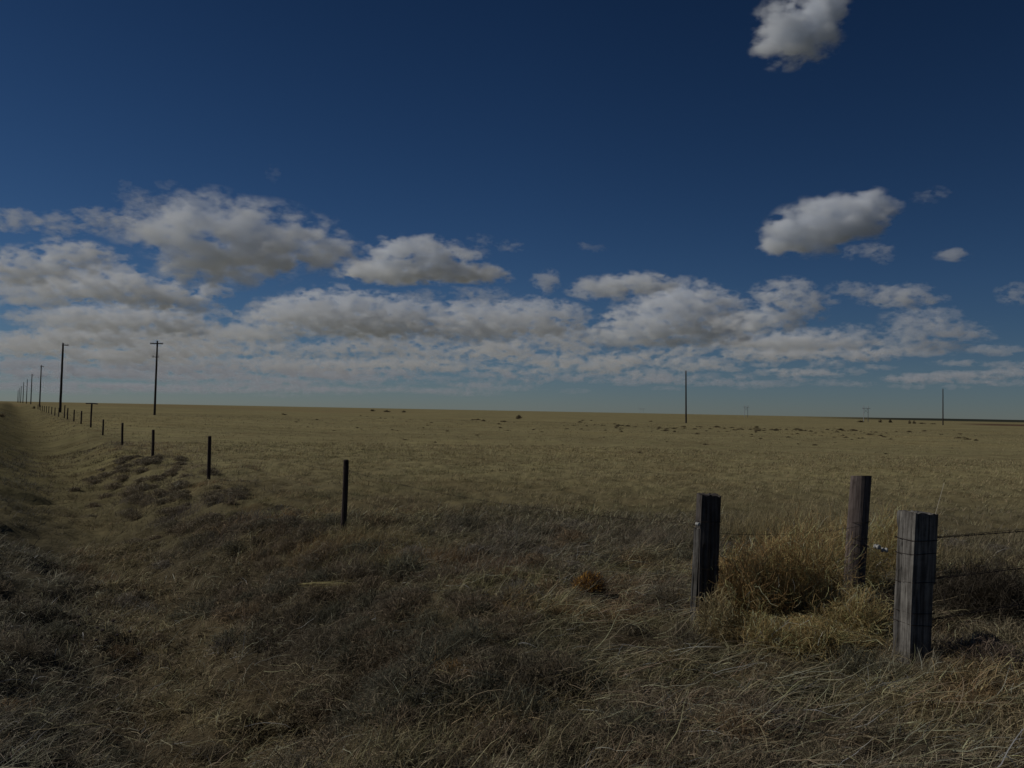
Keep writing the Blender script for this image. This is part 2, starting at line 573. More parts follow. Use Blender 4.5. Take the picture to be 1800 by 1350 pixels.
# dead brush matted along the lip of the ditch and in the foreground
BP, BW, BC = [], [], []
bcnt = 0
while bcnt < 620:
    if bcnt < 330:
        u_ = 5 + 30 * rng.uniform() ** 1.8 if bcnt < 240 else rng.uniform(4.0, 12)
        v_ = 3.55 + rng.normal(0, .42) * (1 + u_ / 40) - .12 * max(0, 9 - u_)
        dark = True
    else:
        r_ = rng.uniform(3.8, 15); a_ = rng.uniform(-R(36), R(36))
        bx_, by_ = r_ * math.sin(a_), r_ * math.cos(a_)
        u_, v_ = bx_ * DX + by_ * DY, bx_ * NX + by_ * NY
        dark = rng.uniform() < .45
    bx_ = u_ * DX + v_ * NX; by_ = u_ * DY + v_ * NY
    bcnt += 1
    if by_ < 3.2 or abs(bx_ / by_) > .72: continue
    if not dark and fbm(np.array([bx_ * .6]), np.array([by_ * .6]), 141)[0] < .47: continue
    sz = rng.uniform(.16, .38)
    nb = int(150 + 130 * sz / .3)
    q = ball_lines(sz, sz * rng.uniform(.32, .6), nb, 6, sz * .17, rng, .5)
    q[:, :, 0] += bx_; q[:, :, 1] += by_
    q[:, :, 2] += hz(bx_, by_) - .02
    base_c = np.array([[.16, .135, .092], [.21, .165, .11], [.125, .12, .082]][rng.integers(3)]) if dark else np.array([[.30, .25, .16], [.27, .19, .11], [.25, .22, .18]][rng.integers(3)])
    BP.append(q); BW.append(rng.uniform(.0016, .0032, nb) * max(1, (math.hypot(bx_, by_) / 9) ** .7))
    fd = min(.75, max(0, (math.hypot(bx_, by_) - 10) / 20))
    base_c = base_c * (1 - fd) + np.array([.25, .205, .135]) * fd
    BC.append(np.clip(base_c[None] * np.exp(rng.normal(0, .5, nb))[:, None], .02, .6))
tag(link('dead_brush', build_strands('dead_brush', np.concatenate(BP), np.concatenate(BW), np.concatenate(BC), taper=.5)),
    'dark matted dead brush lying along the ditch bank and foreground', 'brush', kind='stuff')

OR, OR2 = (.52, .34, .15), (.56, .41, .19)
tumbleweed(1305, 1095, .50, .84, 3600, OR, 'tangled orange tumbleweed leaning on the left square post')
tumbleweed(1400, 1085, .62, .98, 4800, (.53, .36, .165), 'largest orange brown tumbleweed in the middle of the gateway')
tumbleweed(1485, 1040, .55, .98, 3800, OR2, 'tumbleweed heaped behind the round post')
tumbleweed(1570, 1010, .58, .95, 3400, OR2, 'tumbleweed between the round post and the thick square post')
tumbleweed(1430, 1128, .60, .20, 2600, OR2, 'low flattened tumbleweed in front of the round post')
tumbleweed(1735, 1085, .62, .50, 4200, (.085, .07, .05), 'tumbleweed darkened as if in shadow behind the barbed wire on the far right')  # the shadow on this weed is put into its near-black twig colour
tumbleweed(1335, 1128, .40, .26, 1800, OR2, 'low pale tumbleweed just right of the left square post base')
tumbleweed(1500, 1118, .42, .42, 2200, OR2, 'pale tumbleweed at the foot of the round post, nearest the thick post')
tumbleweed(1725, 1170, .30, .20, 1300, (.26, .20, .155), 'small greyish pink weed clump right of the thick square post')
tumbleweed(1262, 1060, .24, .56, 1500, (.38, .30, .16), 'wisp of pale weed wrapped round the left square post', Y=7.6)

# yellow brush
p = at(1035, 1046)
o = empty('rabbitbrush', (p.x, p.y, hz(p.x, p.y)))
tag(o, 'small round shrub with rusty orange top beside bare grass', 'shrub')
n = 1500
P = ball_lines(.24, .27, n, 6, .035, rng, .2)
c = np.array([.095, .07, .062])[None] * np.exp(rng.normal(0, .25, n))[:, None]
link('branches', build_strands('branches', P, rng.uniform(.0015, .0025, n), c, taper=.5), o)
n = 1500
P = ball_lines(.23, .30, n * 2, 4, .02, rng, .3)
kk = P[:, 0, 2] > .08
P = P[kk]; n = len(P)
c = np.array([.60, .34, .08])[None] * np.exp(rng.normal(0, .25, n))[:, None]
link('seed_heads', build_strands('seed_heads', P, rng.uniform(.003, .005, n), c, taper=.8), o)

for (px, py, lab, cc, rx, rz) in [(790, 1200, 'low orange weed patch on the ditch bank, nearest the viewer', (.33, .215, .095), .26, .10),
                                  ]:
    p = at(px, py)
    z = hz(p.x, p.y)
    o = empty('weed_patch', (p.x, p.y, z))
    tag(o, lab, 'weed', None)
    n = 900
    P = ball_lines(rx, rz, n, 5, .045, rng, .3)
    c = np.array(cc)[None] * np.exp(rng.normal(0, .25, n))[:, None]
    link('stalks', build_strands('stalks', P, rng.uniform(.0014, .0024, n), c, taper=.5), o)

# dead reed stems lying by the fence
p = at(575, 1006, .05)
n = 26
x = p.x - .28 + rng.uniform(-.12, .12, n); y = p.y + rng.normal(0, .035, n)
P = strand_lines(np.stack([x, y, np.full(n, hz(p.x, p.y) + .16) + rng.normal(0, .012, n)], -1), R(88) + rng.normal(0, .05, n), R(3) + rng.normal(0, .04, n), rng.uniform(.45, .7, n), 6,
                 np.full(n, .01), rng.normal(0, .02, n), rng, .03)
c = np.array([.50, .42, .20])[None] * np.exp(rng.normal(0, .2, n))[:, None]
tag(link('reed_bundle', build_strands('reed_bundle', P, rng.uniform(.003, .005, n), np.clip(c, 0, .7))), 'bright yellow bundle of dead reeds lying below the nearest slim fence post', 'reeds')

# sunflower heads, dark dots on a dry patch
dots = [(139, 1084), (158, 1080), (138, 1099), (171, 1103), (180, 1108), (199, 1091), (169, 1125), (206, 1116), (131, 1118), (228, 1110), (245, 1149)]
for i, (px, py) in enumerate(dots):
    p = at(px, py + 22, -.3)
    z0 = hz(p.x, p.y)
    t = at_y(px, py, p.y)
    o = empty('dead_sunflower', (p.x, p.y, z0))
    tag(o, 'dark dried seed head on a thin stalk in the ditch grass', 'dead flower', 'dried sunflower heads in the left foreground')
    bm = bmesh.new()
    bmesh.ops.create_uvsphere(bm, u_segments=10, v_segments=6, radius=.02)
    for v in bm.verts:
        v.co.z *= .55
        v.co.z -= .004 * math.sin(v.co.x * 300)
    bm_obj('seed_head', bm, M_dark, o, (t.x - p.x, 0, max(.06, t.z - z0)))
    S = strand_lines(np.zeros((1, 3)), np.array([0.]), np.array([R(90)]), np.array([max(.06, t.z - z0)]), 4, np.zeros(1), np.zeros(1), rng)
    S[0, :, 0] += (t.x - p.x) * np.linspace(0, 1, 4) ** 2
    link('stalk', build_strands('stalk', S, np.array([.0025]), np.array([[.2, .16, .1]]), taper=.7), o)


# ------------------------------------------------------------------ scrub clumps out on the pasture
def scrub_mesh(n, dark=1.0):
    P = ball_lines(.5, .42, n, 5, .12, rng, .35)
    c = np.array([.17, .135, .08])[None] * dark * np.exp(rng.normal(0, .35, n))[:, None]
    return build_strands('scrub', P, rng.uniform(.018, .035, n), c, taper=.4)


SCRUB = [scrub_mesh(170), scrub_mesh(170, .8), scrub_mesh(150, 1.25)]
G_SCRUB = 'low scrub clumps scattered over the pasture'
first = True


def scrub(px, py, wpx, hpx, label='low brown scrub clump out on the dry pasture', Y=None, g=G_SCRUB, name='scrub_clump'):
    p = at(px, py) if Y is None else at_y(px, py, Y)
    z = hz(p.x, p.y)
    o = link(name, random.choice(SCRUB), None, (p.x, p.y, z - .03))
    D = p.y
    o.scale = (wpx * D / F, wpx * D / F * .8, hpx * D / F / .42)
    o.rotation_euler = (0, 0, random.uniform(0, 6.28))
    tag(o, label, 'scrub', g)
    return o


scrub(912, 735, 11, 5, 'darkest lone bush near the horizon in the middle of the pasture', g=None)
for i in range(230):
    t = random.random()
    if t < .62:          # the band of clumps to the right
        px = random.gauss(1330, 150)
        if px > 1740: continue
        py = 748 + .018 * (px - 1200) + abs(random.gauss(0, 7)) + 3
    elif t < .8:
        px = random.uniform(480, 1150); py = 728 + .018 * (px - 480) + random.expovariate(1 / 12)
    else:
        px = random.uniform(300, 1780); py = random.uniform(752, 820)
    s = random.uniform(.6, 1.5)
    scrub(px, py, 7 * s, 1.6 * s)
for (px, py, w_) in [(1684, 771, 12), (1700, 773, 14), (1716, 775, 9), (1548, 767, 9), (1528, 765, 12), (1432, 783, 10), (1240, 782, 12), (1125, 797, 9), (765, 778, 6), (850, 741, 10),
                     (885, 743, 12), (1170, 758, 12), (1186, 760, 9), (1260, 752, 12), (1330, 752, 12), (655, 723, 12), (680, 724, 14), (710, 725, 10), (1478, 756, 12), (1500, 757, 14)]:
    scrub(px, py, w_, 3)
for (px, py, Y, hp) in [(1513, 742, 900, 3), (1547, 741, 950, 5), (1565, 741, 950, 5), (1599, 745, 760, 6), (1607, 745, 760, 6), (1621, 746, 760, 3), (1640, 747, 740, 2.5)]:
    scrub(px, py, 6 if hp > 4 else 16, hp, 'tiny dark bush in the far hollow near the right horizon', Y, 'dark bushes in the far hollow', 'distant_bush')
scrub(4, 722, 14, 5, 'dark weed clump on the road bank at the left edge', 90, None)
scrub(60, 711, 7, 4, 'small dark weed clump in the ditch beside the far fence posts', 190, None)


# ------------------------------------------------------------------ posts
def timber(wx, wy, h, seed, rnd=.012, sag=.006, segs=26):
    """hand cut square post: worn corners, checks and a ragged top"""
    rr = random.Random(seed)
    bm = bmesh.new()
    ring = []
    M = 9                                      # points per side
    for side in range(4):
        for i in range(M):
            t = i / M * 2 - 1
            x, y = [(t, -1), (1, t), (-t, 1), (-1, -t)][side]
            ring.append((x, y))
    cracks = [(rr.randrange(len(ring)), rr.uniform(.1, .6) * h, rr.uniform(.5, 1.0) * h, rr.uniform(.006, .016)) for _ in range(9)]
    wob = [rr.uniform(-1, 1) for _ in ring]
    tops_ = [rr.uniform(0, .014) + (.012 if rr.random() < .2 else 0) for _ in ring]
    rows = []
    for j in range(segs + 1):
        z = h * j / segs
        row = []
        for k, (x, y) in enumerate(ring):
            r = max(abs(x), abs(y))
            cx = x * wx / 2; cy = y * wy / 2
            corner = abs(x) * abs(y)
            f = 1 - .10 * max(0, corner - .6)
            f += (wob[k] + .5 * math.sin(z * 5 + k * .8 + seed)) * .009
            for (ck, z0, z1, dp) in cracks:
                if ck == k and z0 - .3 < z < z1:
                    f -= dp / (wx / 2)
            top = -tops_[k] if j == segs else 0
            row.append(bm.verts.new((cx * f + sag * math.sin(z * 3 + seed), cy * f, z + top)))
        rows.append(row)
    n = len(ring)
    for j in range(segs):
        for k in range(n):
            bm.faces.new((rows[j][k], rows[j][(k + 1) % n], rows[j + 1][(k + 1) % n], rows[j + 1][k]))
    c = bm.verts.new((0, 0, h - .018))
    for k in range(n):
        bm.faces.new((rows[segs][k], rows[segs][(k + 1) % n], c))
    return bm


def round_post(r0, r1, h, seed, segs=14, sides=14, dome=.0):
    rr = random.Random(seed)
    bm = bmesh.new()
    ph = [rr.uniform(0, 6.28) for _ in range(3)]
    bend = rr.uniform(-.012, .012)
    rows = []
    for j in range(segs + 1):
        z = h * j / segs
        r = r0 + (r1 - r0) * j / segs
        row = []
        for k in range(sides):
            a = k / sides * 2 * math.pi
            q = r * (1 + .045 * math.sin(2 * a + ph[0]) + .03 * math.sin(5 * a + ph[1] + z * 2))
            if j == segs and not dome:
                zz = z + .012 * math.sin(a + ph[2])
            else:
                zz = z
            row.append(bm.verts.new((q * math.cos(a) + bend * math.sin(z * 2), q * math.sin(a), zz)))
        rows.append(row)
    for j in range(segs):
        for k in range(sides):
            bm.faces.new((rows[j][k], rows[j][(k + 1) % sides], rows[j + 1][(k + 1) % sides], rows[j + 1][k]))
    top = rows[-1]
    if dome:
        row = [bm.verts.new((v.co.x * .6, v.co.y * .6, h + dome * .7)) for v in top]
        for k in range(sides):
            bm.faces.new((top[k], top[(k + 1) % sides], row[(k + 1) % sides], row[k]))
        top = row
    bm.faces.new(top)
    return bm


def tube(bm, pts, r, sides=5):
    rows = []
    for i, p in enumerate(pts):
        a = pts[max(0, i - 1)]; b_ = pts[min(len(pts) - 1, i + 1)]
        d = (b_ - a).normalized()
        u = d.cross(Vector((0, 0, 1)))
        if u.length < .1: u = d.cross(Vector((1, 0, 0)))
        u.normalize(); v = d.cross(u)
        rows.append([bm.verts.new(p + (u * math.cos(t) + v * math.sin(t)) * r) for t in [k / sides * 2 * math.pi for k in range(sides)]])
    for i in range(len(rows) - 1):
        for k in range(sides):
            bm.faces.new((rows[i][k], rows[i][(k + 1) % sides], rows[i + 1][(k + 1) % sides], rows[i + 1][k]))
    bm.faces.new(rows[0]); bm.faces.new(rows[-1][::-1])


def barbed(name, A, B, sag, label, cat='wire', barbs=.11, r=.0025, group=None, end=None):
    """two wires twisted round each other with barbs every few centimetres"""
    A, B = Vector(A), Vector(B)
    L = (B - A).length
    n = max(8, int(L / .035))
    base = [A.lerp(B, i / n) - Vector((0, 0, sag * 4 * (i / n) * (1 - i / n))) for i in range(n + 1)]
    d = (B - A).normalized(); u = d.cross(Vector((0, 0, 1))).normalized(); v = u.cross(d)
    bm = bmesh.new()
    for ph in (0, math.pi):
        pts = [p + (u * math.cos(i * .9 + ph) + v * math.sin(i * .9 + ph)) * r * 1.1 for i, p in enumerate(base)]
        tube(bm, pts, r, 4)
    s = barbs * .5
    while s < L:
        p = A.lerp(B, s / L) - Vector((0, 0, sag * 4 * (s / L) * (1 - s / L)))
        for k in range(2):
            t = random.uniform(0, 6.28)
            w_ = (u * math.cos(t) + v * math.sin(t)) * .014 + d * random.uniform(-.006, .006)
            tube(bm, [p - w_, p + w_], r * .8, 4)
        s += barbs
    o = bm_obj(name, bm, M_wire, None)
    # origin at the first end
    o.data.transform(Matrix.Translation(-A)); o.location = A
    return tag(o, label, cat, group)


def wrap(z, wx, wy, dz, parent, seed, sq=True, r=.003, turns=1):
    """wire bound round a post"""
    bm = bmesh.new()
    pts = []
    m = 40
    for i in range(m * turns + 1):
        a = i / m * 2 * math.pi
        if sq:
            q = 1 / max(abs(math.cos(a)), abs(math.sin(a)))
            q = min(q, 1.34)
        else:
            q = 1
        pts.append(Vector((math.cos(a) * q * (wx / 2 + .004), math.sin(a) * q * (wy / 2 + .004), z + dz * math.sin(a + seed) + i / m * .01)))
    tube(bm, pts, r, 4)
    for k in range(3):
        i = (k * 13 + seed * 7) % len(pts)
        p = pts[i]
        d = Vector((p.x, p.y, 0)).normalized() * .012 + Vector((0, 0, random.uniform(-.012, .012)))
        tube(bm, [p - d * .2, p + d], r * .7, 4)
    return bm_obj('binding_wire', bm, M_wire, parent)


def insulator(parent, loc, axis='X', s=1.0):
    bm = bmesh.new()
    prof = [(-.028, .010), (-.028, .022), (-.016, .024), (-.012, .014), (.0, .013), (.004, .014), (.010, .024), (.024, .022), (.026, .009)]
    rows = []
    for z, r in prof:
        rows.append([bm.verts.new((r * s * math.cos(k / 12 * 6.2832), r * s * math.sin(k / 12 * 6.2832), z * s)) for k in range(12)])
    for i in range(len(rows) - 1):
        for k in range(12):
            bm.faces.new((rows[i][k], rows[i][(k + 1) % 12], rows[i + 1][(k + 1) % 12], rows[i + 1][k]))
    bm.faces.new(rows[0]); bm.faces.new(rows[-1][::-1])
    o = bm_obj('insulator', bm, M_ceramic, parent, loc, True)
    if axis == 'X': o.rotation_euler = (0, R(90), 0)
    if axis == 'Y': o.rotation_euler = (R(90), 0, R(20))
    return o


# thick corner post
B = at(1602, 1162); B.z = hz(B.x, B.y)
BZ = B.z
big_h = 1.31 - 0 + .06
big = empty('fence_post', (B.x, B.y, -.08), (0, R(2.4), R(-26.7 + 45 - 4)))
tag(big, 'thick square weathered corner post bound with barbed wire, lit grey on its left side', 'fence post', 'wooden posts of the gateway corner')
bm_obj('timber', timber(.242, .232, 1.31 + .06, 3), M_grey, big)
for k, (py, dz) in enumerate([(948, .006), (972, .012), (1023, .012), (1075, .003), (1095, .008)]):
    zz = at_y(1600, py, B.y).z + .08
    wrap(zz, .242, .232, dz, big, k + 1)
tip = at_y(1645, 897, B.y)

# square post at the left of the gateway
Lp = at(1238, 1100)
lpost = empty('fence_post', (Lp.x, Lp.y, -.05), (0, R(1.5), R(2)))
tag(lpost, 'square post, its wood darkened for shade, with a white insulator, left side of the gateway', 'fence post', 'wooden posts of the gateway corner')
bm_obj('timber', timber(.20, .20, 1.36, 8), M_shaded, lpost)
b1 = timber(.06, .03, 1.03, 5, segs=14)
s_ = bm_obj('split_board', b1, M_grey, lpost, (-.128, -.05, 0)); s_.rotation_euler = (0, 0, R(-38))
wrap(1.08, .20, .20, .004, lpost, 3)
wrap(.62, .20, .20, .006, lpost, 5)
insulator(lpost, (-.132, -.105, 1.065), 'Y', .8)

# round leaning post
Mp = at(1499, 1066)
mpost = empty('fence_post', (Mp.x, Mp.y, -.05), (R(0), R(3.3), 0))
tag(mpost, 'round reddish brown leaning post standing in tumbleweed', 'fence post', 'wooden posts of the gateway corner')
bm_obj('timber', round_post(.112, .104, 1.50, 4, 20, 20), M_red, mpost)
for k, z in enumerate((.98, .80, .73)):
    wrap(z, .222, .222, .01, mpost, k + 2, False)
insulator(mpost, (.15, -.17, .75), 'Y', 1.15)
insulator(mpost, (.235, -.16, .72), 'X', 1.15)
insulator(mpost, (.03, -.15, .10), 'X')
insulator(mpost, (-.18, -.12, .09), 'Y', .8)

# wires of the right-hand fence
dirR = Vector((math.sin(R(61)), math.cos(R(61)), 0))
endp = Vector((B.x, B.y, 0)) + dirR * 7.4
ep = empty('fence_post', (endp.x, endp.y, -.05))
tag(ep, 'round dark fence post carrying the right-hand barbed wires', 'fence post', 'wooden posts of the gateway corner')
bm_obj('timber', round_post(.06, .055, 1.3, 9), M_dark, ep)
for z0, z1, lab in ((at_y(1645, 947, B.y).z, 1.03, 'top barbed wire strand running right from the thick square post'),
                    (at_y(1645, 1020, B.y).z, .70, 'middle barbed wire strand running right from the thick square post'),
                    (at_y(1642, 1092, B.y).z, .40, 'lowest barbed wire strand running right from the thick square post')):
    barbed('barbed_wire', (B.x + .15, B.y + .02, z0), (endp.x, endp.y, z1), .03, lab, group='barbed wires of the right-hand fence')
    barbed('smooth_wire', (B.x + .14, B.y + .03, z0 + .004), (endp.x, endp.y, z1 + .03), .02, lab.replace('barbed wire', 'second twisted wire'), barbs=9, r=.0013)
# gate wires
for z, dz, lab in ((.90, .02, 'upper gate wire sagging between the round post and the left square post'), (.60, -.14, 'lower gate wire sagging between the round post and the left square post')):
    barbed('gate_wire', (Mp.x + .02, Mp.y - .1, z), (Lp.x + .1, Lp.y, z + dz), .05, lab, r=.0011)
barbed('brace_wire', (Mp.x + .06, Mp.y - .16, .73), (B.x - .12, B.y + .05, .78), .015, 'short wire between the round post and the thick square post', barbs=9, r=.0015)

# white weed stem behind thick post
S = strand_lines(np.array([[0., 0., 0.]]), np.array([R(80)]), np.array([R(80)]), np.array([1.55]), 8, np.array([.0]), np.array([0.]), rng, .03)
q = at_y(1638, 900, B.y + .5)
o = link('weed_stalk', build_strands('weed_stalk', S, np.array([.004]), np.array([[.5, .45, .36]]), taper=.5), None, (q.x - .22, q.y, 0))
tag(o, 'single pale dry stalk rising behind the thick square post', 'stalk')

# slim posts of the long fence
line = [(608, 932, 807, 13.5), (370.5, 841, 766, 22.5), (271, 807, 755, 31.4), (217, 785, 743, 40.2), (182, 768, 737, 49), (160.5, 752, 709.5, 57),
        (143.3, 743, 722, 65), (130.5, 739, 720, 73), (119, 735, 717, 81.3), (113.5, 729, 712, 88)]
words = ['nearest', 'second', 'third', 'fourth', 'fifth', 'sixth', 'seventh', 'eighth', 'ninth', 'tenth', 'eleventh', 'twelfth', 'thirteenth', 'fourteenth', 'fifteenth',
         'sixteenth', 'seventeenth', 'eighteenth', 'nineteenth', 'twentieth']
tops = []
GF = 'slim dark posts of the long fence'
for i in range(20):
    if i < len(line):
        px, yb, yt, Y = line[i]
    else:
        Y = 88 + (i - 9) * 9.0
        px = 22 + 7910 / Y
        yt = None
    p = at_y(px, 720, Y)
    X = p.x
    zg = hz(X, Y)
    zt = at_y(px + .5, yt, Y).z if yt else zg + 1.08
    z0 = zg - .1
    if i < 5:
        z0 = min(z0, at_y(px, yb, Y).z - .03)
    r = [.050, .050, .056, .055, .055][i] if i < 5 else .062
    o = empty('slim_fence_post', (X, Y, z0), (R(random.uniform(-.6, .6)), R([.9, -.2, -.6, -.4, 0][i] if i < 5 else random.uniform(-1, 1)), 0))
    if i == 5:
        lab = 'tall slim post with a short cross bar, ' + words[i] + ' post of the long left fence'
    elif i == 0:
        lab = 'nearest slim dark post with a rounded top in the long left fence'
    else:
        lab = words[i] + ' slim dark post from the near end of the long left fence'
    tag(o, lab, 'fence post', GF)
    bm_obj('shaft', round_post(r, r * .92, zt - z0 - .02, 20 + i, 8, 12, .02), M_dark, o, smooth=i > 2)
    if i == 5:
        bm = bmesh.new()
        tube(bm, [Vector((-.42, 0, 0)), Vector((-.15, 0, .02)), Vector((.15, 0, .02)), Vector((.42, 0, -.01))], .045, 6)
        bm_obj('cross_bar', bm, M_dark, o, (0, 0, zt - z0))
    if i == 0:
        wrap(zt - z0 - .14, r * 2, r * 2, .002, o, 2, False)
        wrap(zt - z0 - .50, r * 2, r * 2, .002, o, 4, False)
    tops.append(Vector((X, Y, min(zt, zg + 1.2))))
for dz, lab in ((.14, 'top'), (.50, 'middle'), (.86, 'bottom')):
    bm = bmesh.new()
    for a, b_ in zip(tops[:10], tops[1:11]):
        pts = [a.lerp(b_, t / 6) - Vector((0, 0, dz + .04 * 4 * (t / 6) * (1 - t / 6))) for t in range(7)]
        tube(bm, pts, .0014, 4)
    o = bm_obj('fence_wire', bm, M_wire)
    o.data.transform(Matrix.Translation(-tops[0])); o.location = tops[0]
    tag(o, lab + ' wire strung along the slim posts of the long left fence', 'wire')
barbed('corner_wire', (tops[0].x + .05, tops[0].y, at_y(615, 827, tops[0].y).z), (Lp.x - .1, Lp.y, 1.0), .12, 'thin wire running from the nearest slim post to the left square gate post', r=.0011, barbs=.15)
barbed('corner_wire', (tops[0].x + .05, tops[0].y, at_y(613, 872, tops[0].y).z), (Lp.x - .1, Lp.y, .55), .12, 'lower thin wire from the nearest slim post to the left square gate post', r=.0011, barbs=.15)


# ------------------------------------------------------------------ utility poles
def pole(px, pyb, Y, h, label, arms=(), group=None, r=.17, tilt=0, yaw=0):
    p = at_y(px, pyb, Y)
    zg = min(hz(p.x, Y), p.z)
    top = max(hz(p.x, Y), p.z) + h
    o = empty('utility_pole', (p.x, Y, zg - .2), (0, R(tilt), R(yaw)))
    tag(o, label, 'utility pole', group)
    H = top - zg + .2
    bm_obj('pole_shaft', round_post(r, r * .68, H, int(px), 10, 12), M_pole, o, smooth=True)
    for (z, hw, off, th) in arms:
        bm = bmesh.new()
        bmesh.ops.create_cube(bm, size=1)
        for v in bm.verts:
            v.co.x = v.co.x * hw * 2 + off; v.co.y = v.co.y * .11 - r - .02; v.co.z = v.co.z * th - abs(v.co.x) * .04
        bmesh.ops.bevel(bm, geom=bm.edges[:], offset=.015, segments=1)
        a = bm_obj('cross_arm', bm, M_pole, o, (0, 0, H + z))
        for sx in (-.9, -.55, .55, .9):
            bm = bmesh.new()
            for zz, rr_, dd in ((.06, .035, .12), (.15, .05, .05), (.20, .03, .04)):
                bmesh.ops.create_cone(bm, cap_ends=True, segments=8, radius1=rr_, radius2=rr_ * .7, depth=dd, matrix=Matrix.Translation((off + sx * hw, -r - .02, zz)))
            bm_obj('arm_insulator', bm, M_hazed_steel, a)
    return o


GP = 'utility poles along the long fence'
pole(105.5, 725, 138, 12.05, 'tallest left utility pole, nearest of the row along the long fence', [(-.35, .55, .55, .14)], GP, .21, .4)
for k, (px, pyb, Y) in enumerate([(69.5, 715, 230), (54, 711, 317), (46.3, 708.5, 410), (40.2, 707.3, 500), (36.2, 706.6, 600), (33.3, 706.2, 700), (31, 706, 800)]):
    hp = [73, 53, 42, 36, 28, 24, 20][k] * Y / F
    pole(px, pyb, Y, hp, words[k + 1] + ' utility pole from the near end of the row receding along the long fence', [(-.35, .5, .4, .12)] if k < 2 else (), GP, .20 if k < 3 else .26, .3)
G2 = 'utility poles crossing the pasture'
pole(271.5, 732, 128, 11.95, 'utility pole with two cross arms standing alone in the pasture at left', [(-.42, 1.05, 0, .16), (-2.6, .55, -.1, .10)], G2, .19, .3, -4)
pole(1206, 741, 187, 11.95, 'bare utility pole rising from the pasture right of centre', (), G2, .20, -.8)
pole(1657.5, 750, 258, 11.8, 'bare utility pole near the right edge of the pasture', (), G2, .20, 0)


# ------------------------------------------------------------------ transmission towers
def hframe(px, pyb, pyt, Y, gap, label):
    a = at_y(px, pyb, Y); b_ = at_y(px, pyt, Y)
    o = empty('transmission_tower', (a.x, Y, min(a.z, hz(a.x, Y)) - .2))
    tag(o, label, 'pylon', 'distant H-frame pylons')
    H = b_.z - o.location.z
    for s in (-1, 1):
        bm = round_post(.38, .30, H, 5, 5, 8)
        bm_obj('tower_leg', bm, M_hazed_steel, o, (s * gap / 2, 0, 0))
    bm = bmesh.new()
    tube(bm, [Vector((-gap * .95, 0, 0)), Vector((gap * .95, 0, 0))], .38, 6)
    bm_obj('cross_beam', bm, M_hazed_steel, o, (0, -.5, H * .84))
    bm = bmesh.new()
    tube(bm, [Vector((-gap / 2, 0, H * .55)), Vector((gap / 2, 0, H * .82))], .15, 5)
    tube(bm, [Vector((gap / 2, .4, H * .55)), Vector((-gap / 2, .4, H * .82))], .15, 5)
    bm_obj('cross_brace', bm, M_hazed_steel, o)


hframe(1522, 741, 713, 1037, 5.8, 'grey two legged pylon near the right horizon, larger of the pair')
hframe(1311.5, 731, 712, 1400, 5.6, 'fainter grey two legged pylon right of the bare pole')
hframe(1128, 722, 717, 3600, 16, 'tiniest pylon on the horizon left of the bare pole')

# ------------------------------------------------------------------ clouds
M_cloud = bpy.data.materials.new('cloud')
M_cloud.use_nodes = True
nt = M_cloud.node_tree
nt.nodes.clear()
out = N(nt, 'ShaderNodeOutputMaterial')
pv = N(nt, 'ShaderNodeVolumePrincipled')
nt.links.new(pv.outputs[0], out.inputs['Volume'])
tc = N(nt, 'ShaderNodeTexCoord'); geo = N(nt, 'ShaderNodeNewGeometry'); oi = N(nt, 'ShaderNodeObjectInfo')
sp = N(nt, 'ShaderNodeSeparateColor'); nt.links.new(oi.outputs['Color'], sp.inputs[0])
ln = N(nt, 'ShaderNodeVectorMath', operation='LENGTH'); nt.links.new(tc.outputs['Object'], ln.inputs[0])
scl = N(nt, 'ShaderNodeVectorMath', operation='SCALE')
nt.links.new(geo.outputs['Position'], scl.inputs[0]); nt.links.new(sp.outputs[0], scl.inputs['Scale'])
mp = N(nt, 'ShaderNodeMapping'); mp.inputs['Scale'].default_value = (1, 1, 1.9)
nt.links.new(scl.outputs[0], mp.inputs[0])
no = noise(nt, mp.outputs[0], 1.0, 7, .60)


def MA(op, *a, clamp=False):
    x = N(nt, 'ShaderNodeMath', operation=op)
    x.use_clamp = clamp
    for i, v in enumerate(a):
        if hasattr(v, 'links'): nt.links.new(v, x.inputs[i])
        else: x.inputs[i].default_value = v
    return x.outputs[0]


fall = MA('SUBTRACT', 1.0, ln.outputs['Value'])
nn = MA('MULTIPLY', MA('SUBTRACT', no, .566), sp.outputs[2])
s1 = MA('ADD', MA('MULTIPLY_ADD', fall, 1.45, 0), nn)
s2 = MA('MULTIPLY', s1, 1.8, clamp=True)
edge = MA('MULTIPLY', fall, 4.5, clamp=True)
dens = MA('MULTIPLY', MA('MULTIPLY', s2, edge), sp.outputs[1])
nt.links.new(dens, pv.inputs['Density'])
pv.inputs['Color'].default_value = (.945, .968, 1, 1)
pv.inputs['Anisotropy'].default_value = 0

pm = bpy.data.meshes.new('cloud_puff')
bm = bmesh.new(); bmesh.ops.create_icosphere(bm, subdivisions=3, radius=1.0); bm.to_mesh(pm); bm.free()
pm.materials.append(M_cloud)
CH = 1500.0


def horizon(x):
    return 705 + x * 34 / 1800


def puff(parent, px, py, rx, ry, D, den, nsz, ppos, amp=7.0):
    c = at_y(px, py, D)
    o = link('cloud_puff', pm, parent)
    s = D / F
    o.location = Vector(c) - ppos
    o.scale = (rx * s * 1.48, rx * s * .85, ry * s * 1.75)
    o.color = (1 / (nsz * (.72 if amp > 6 else .95) * s), (.21 if amp > 5.9 else .32) * den / (30 * s), amp, 1)
    return o


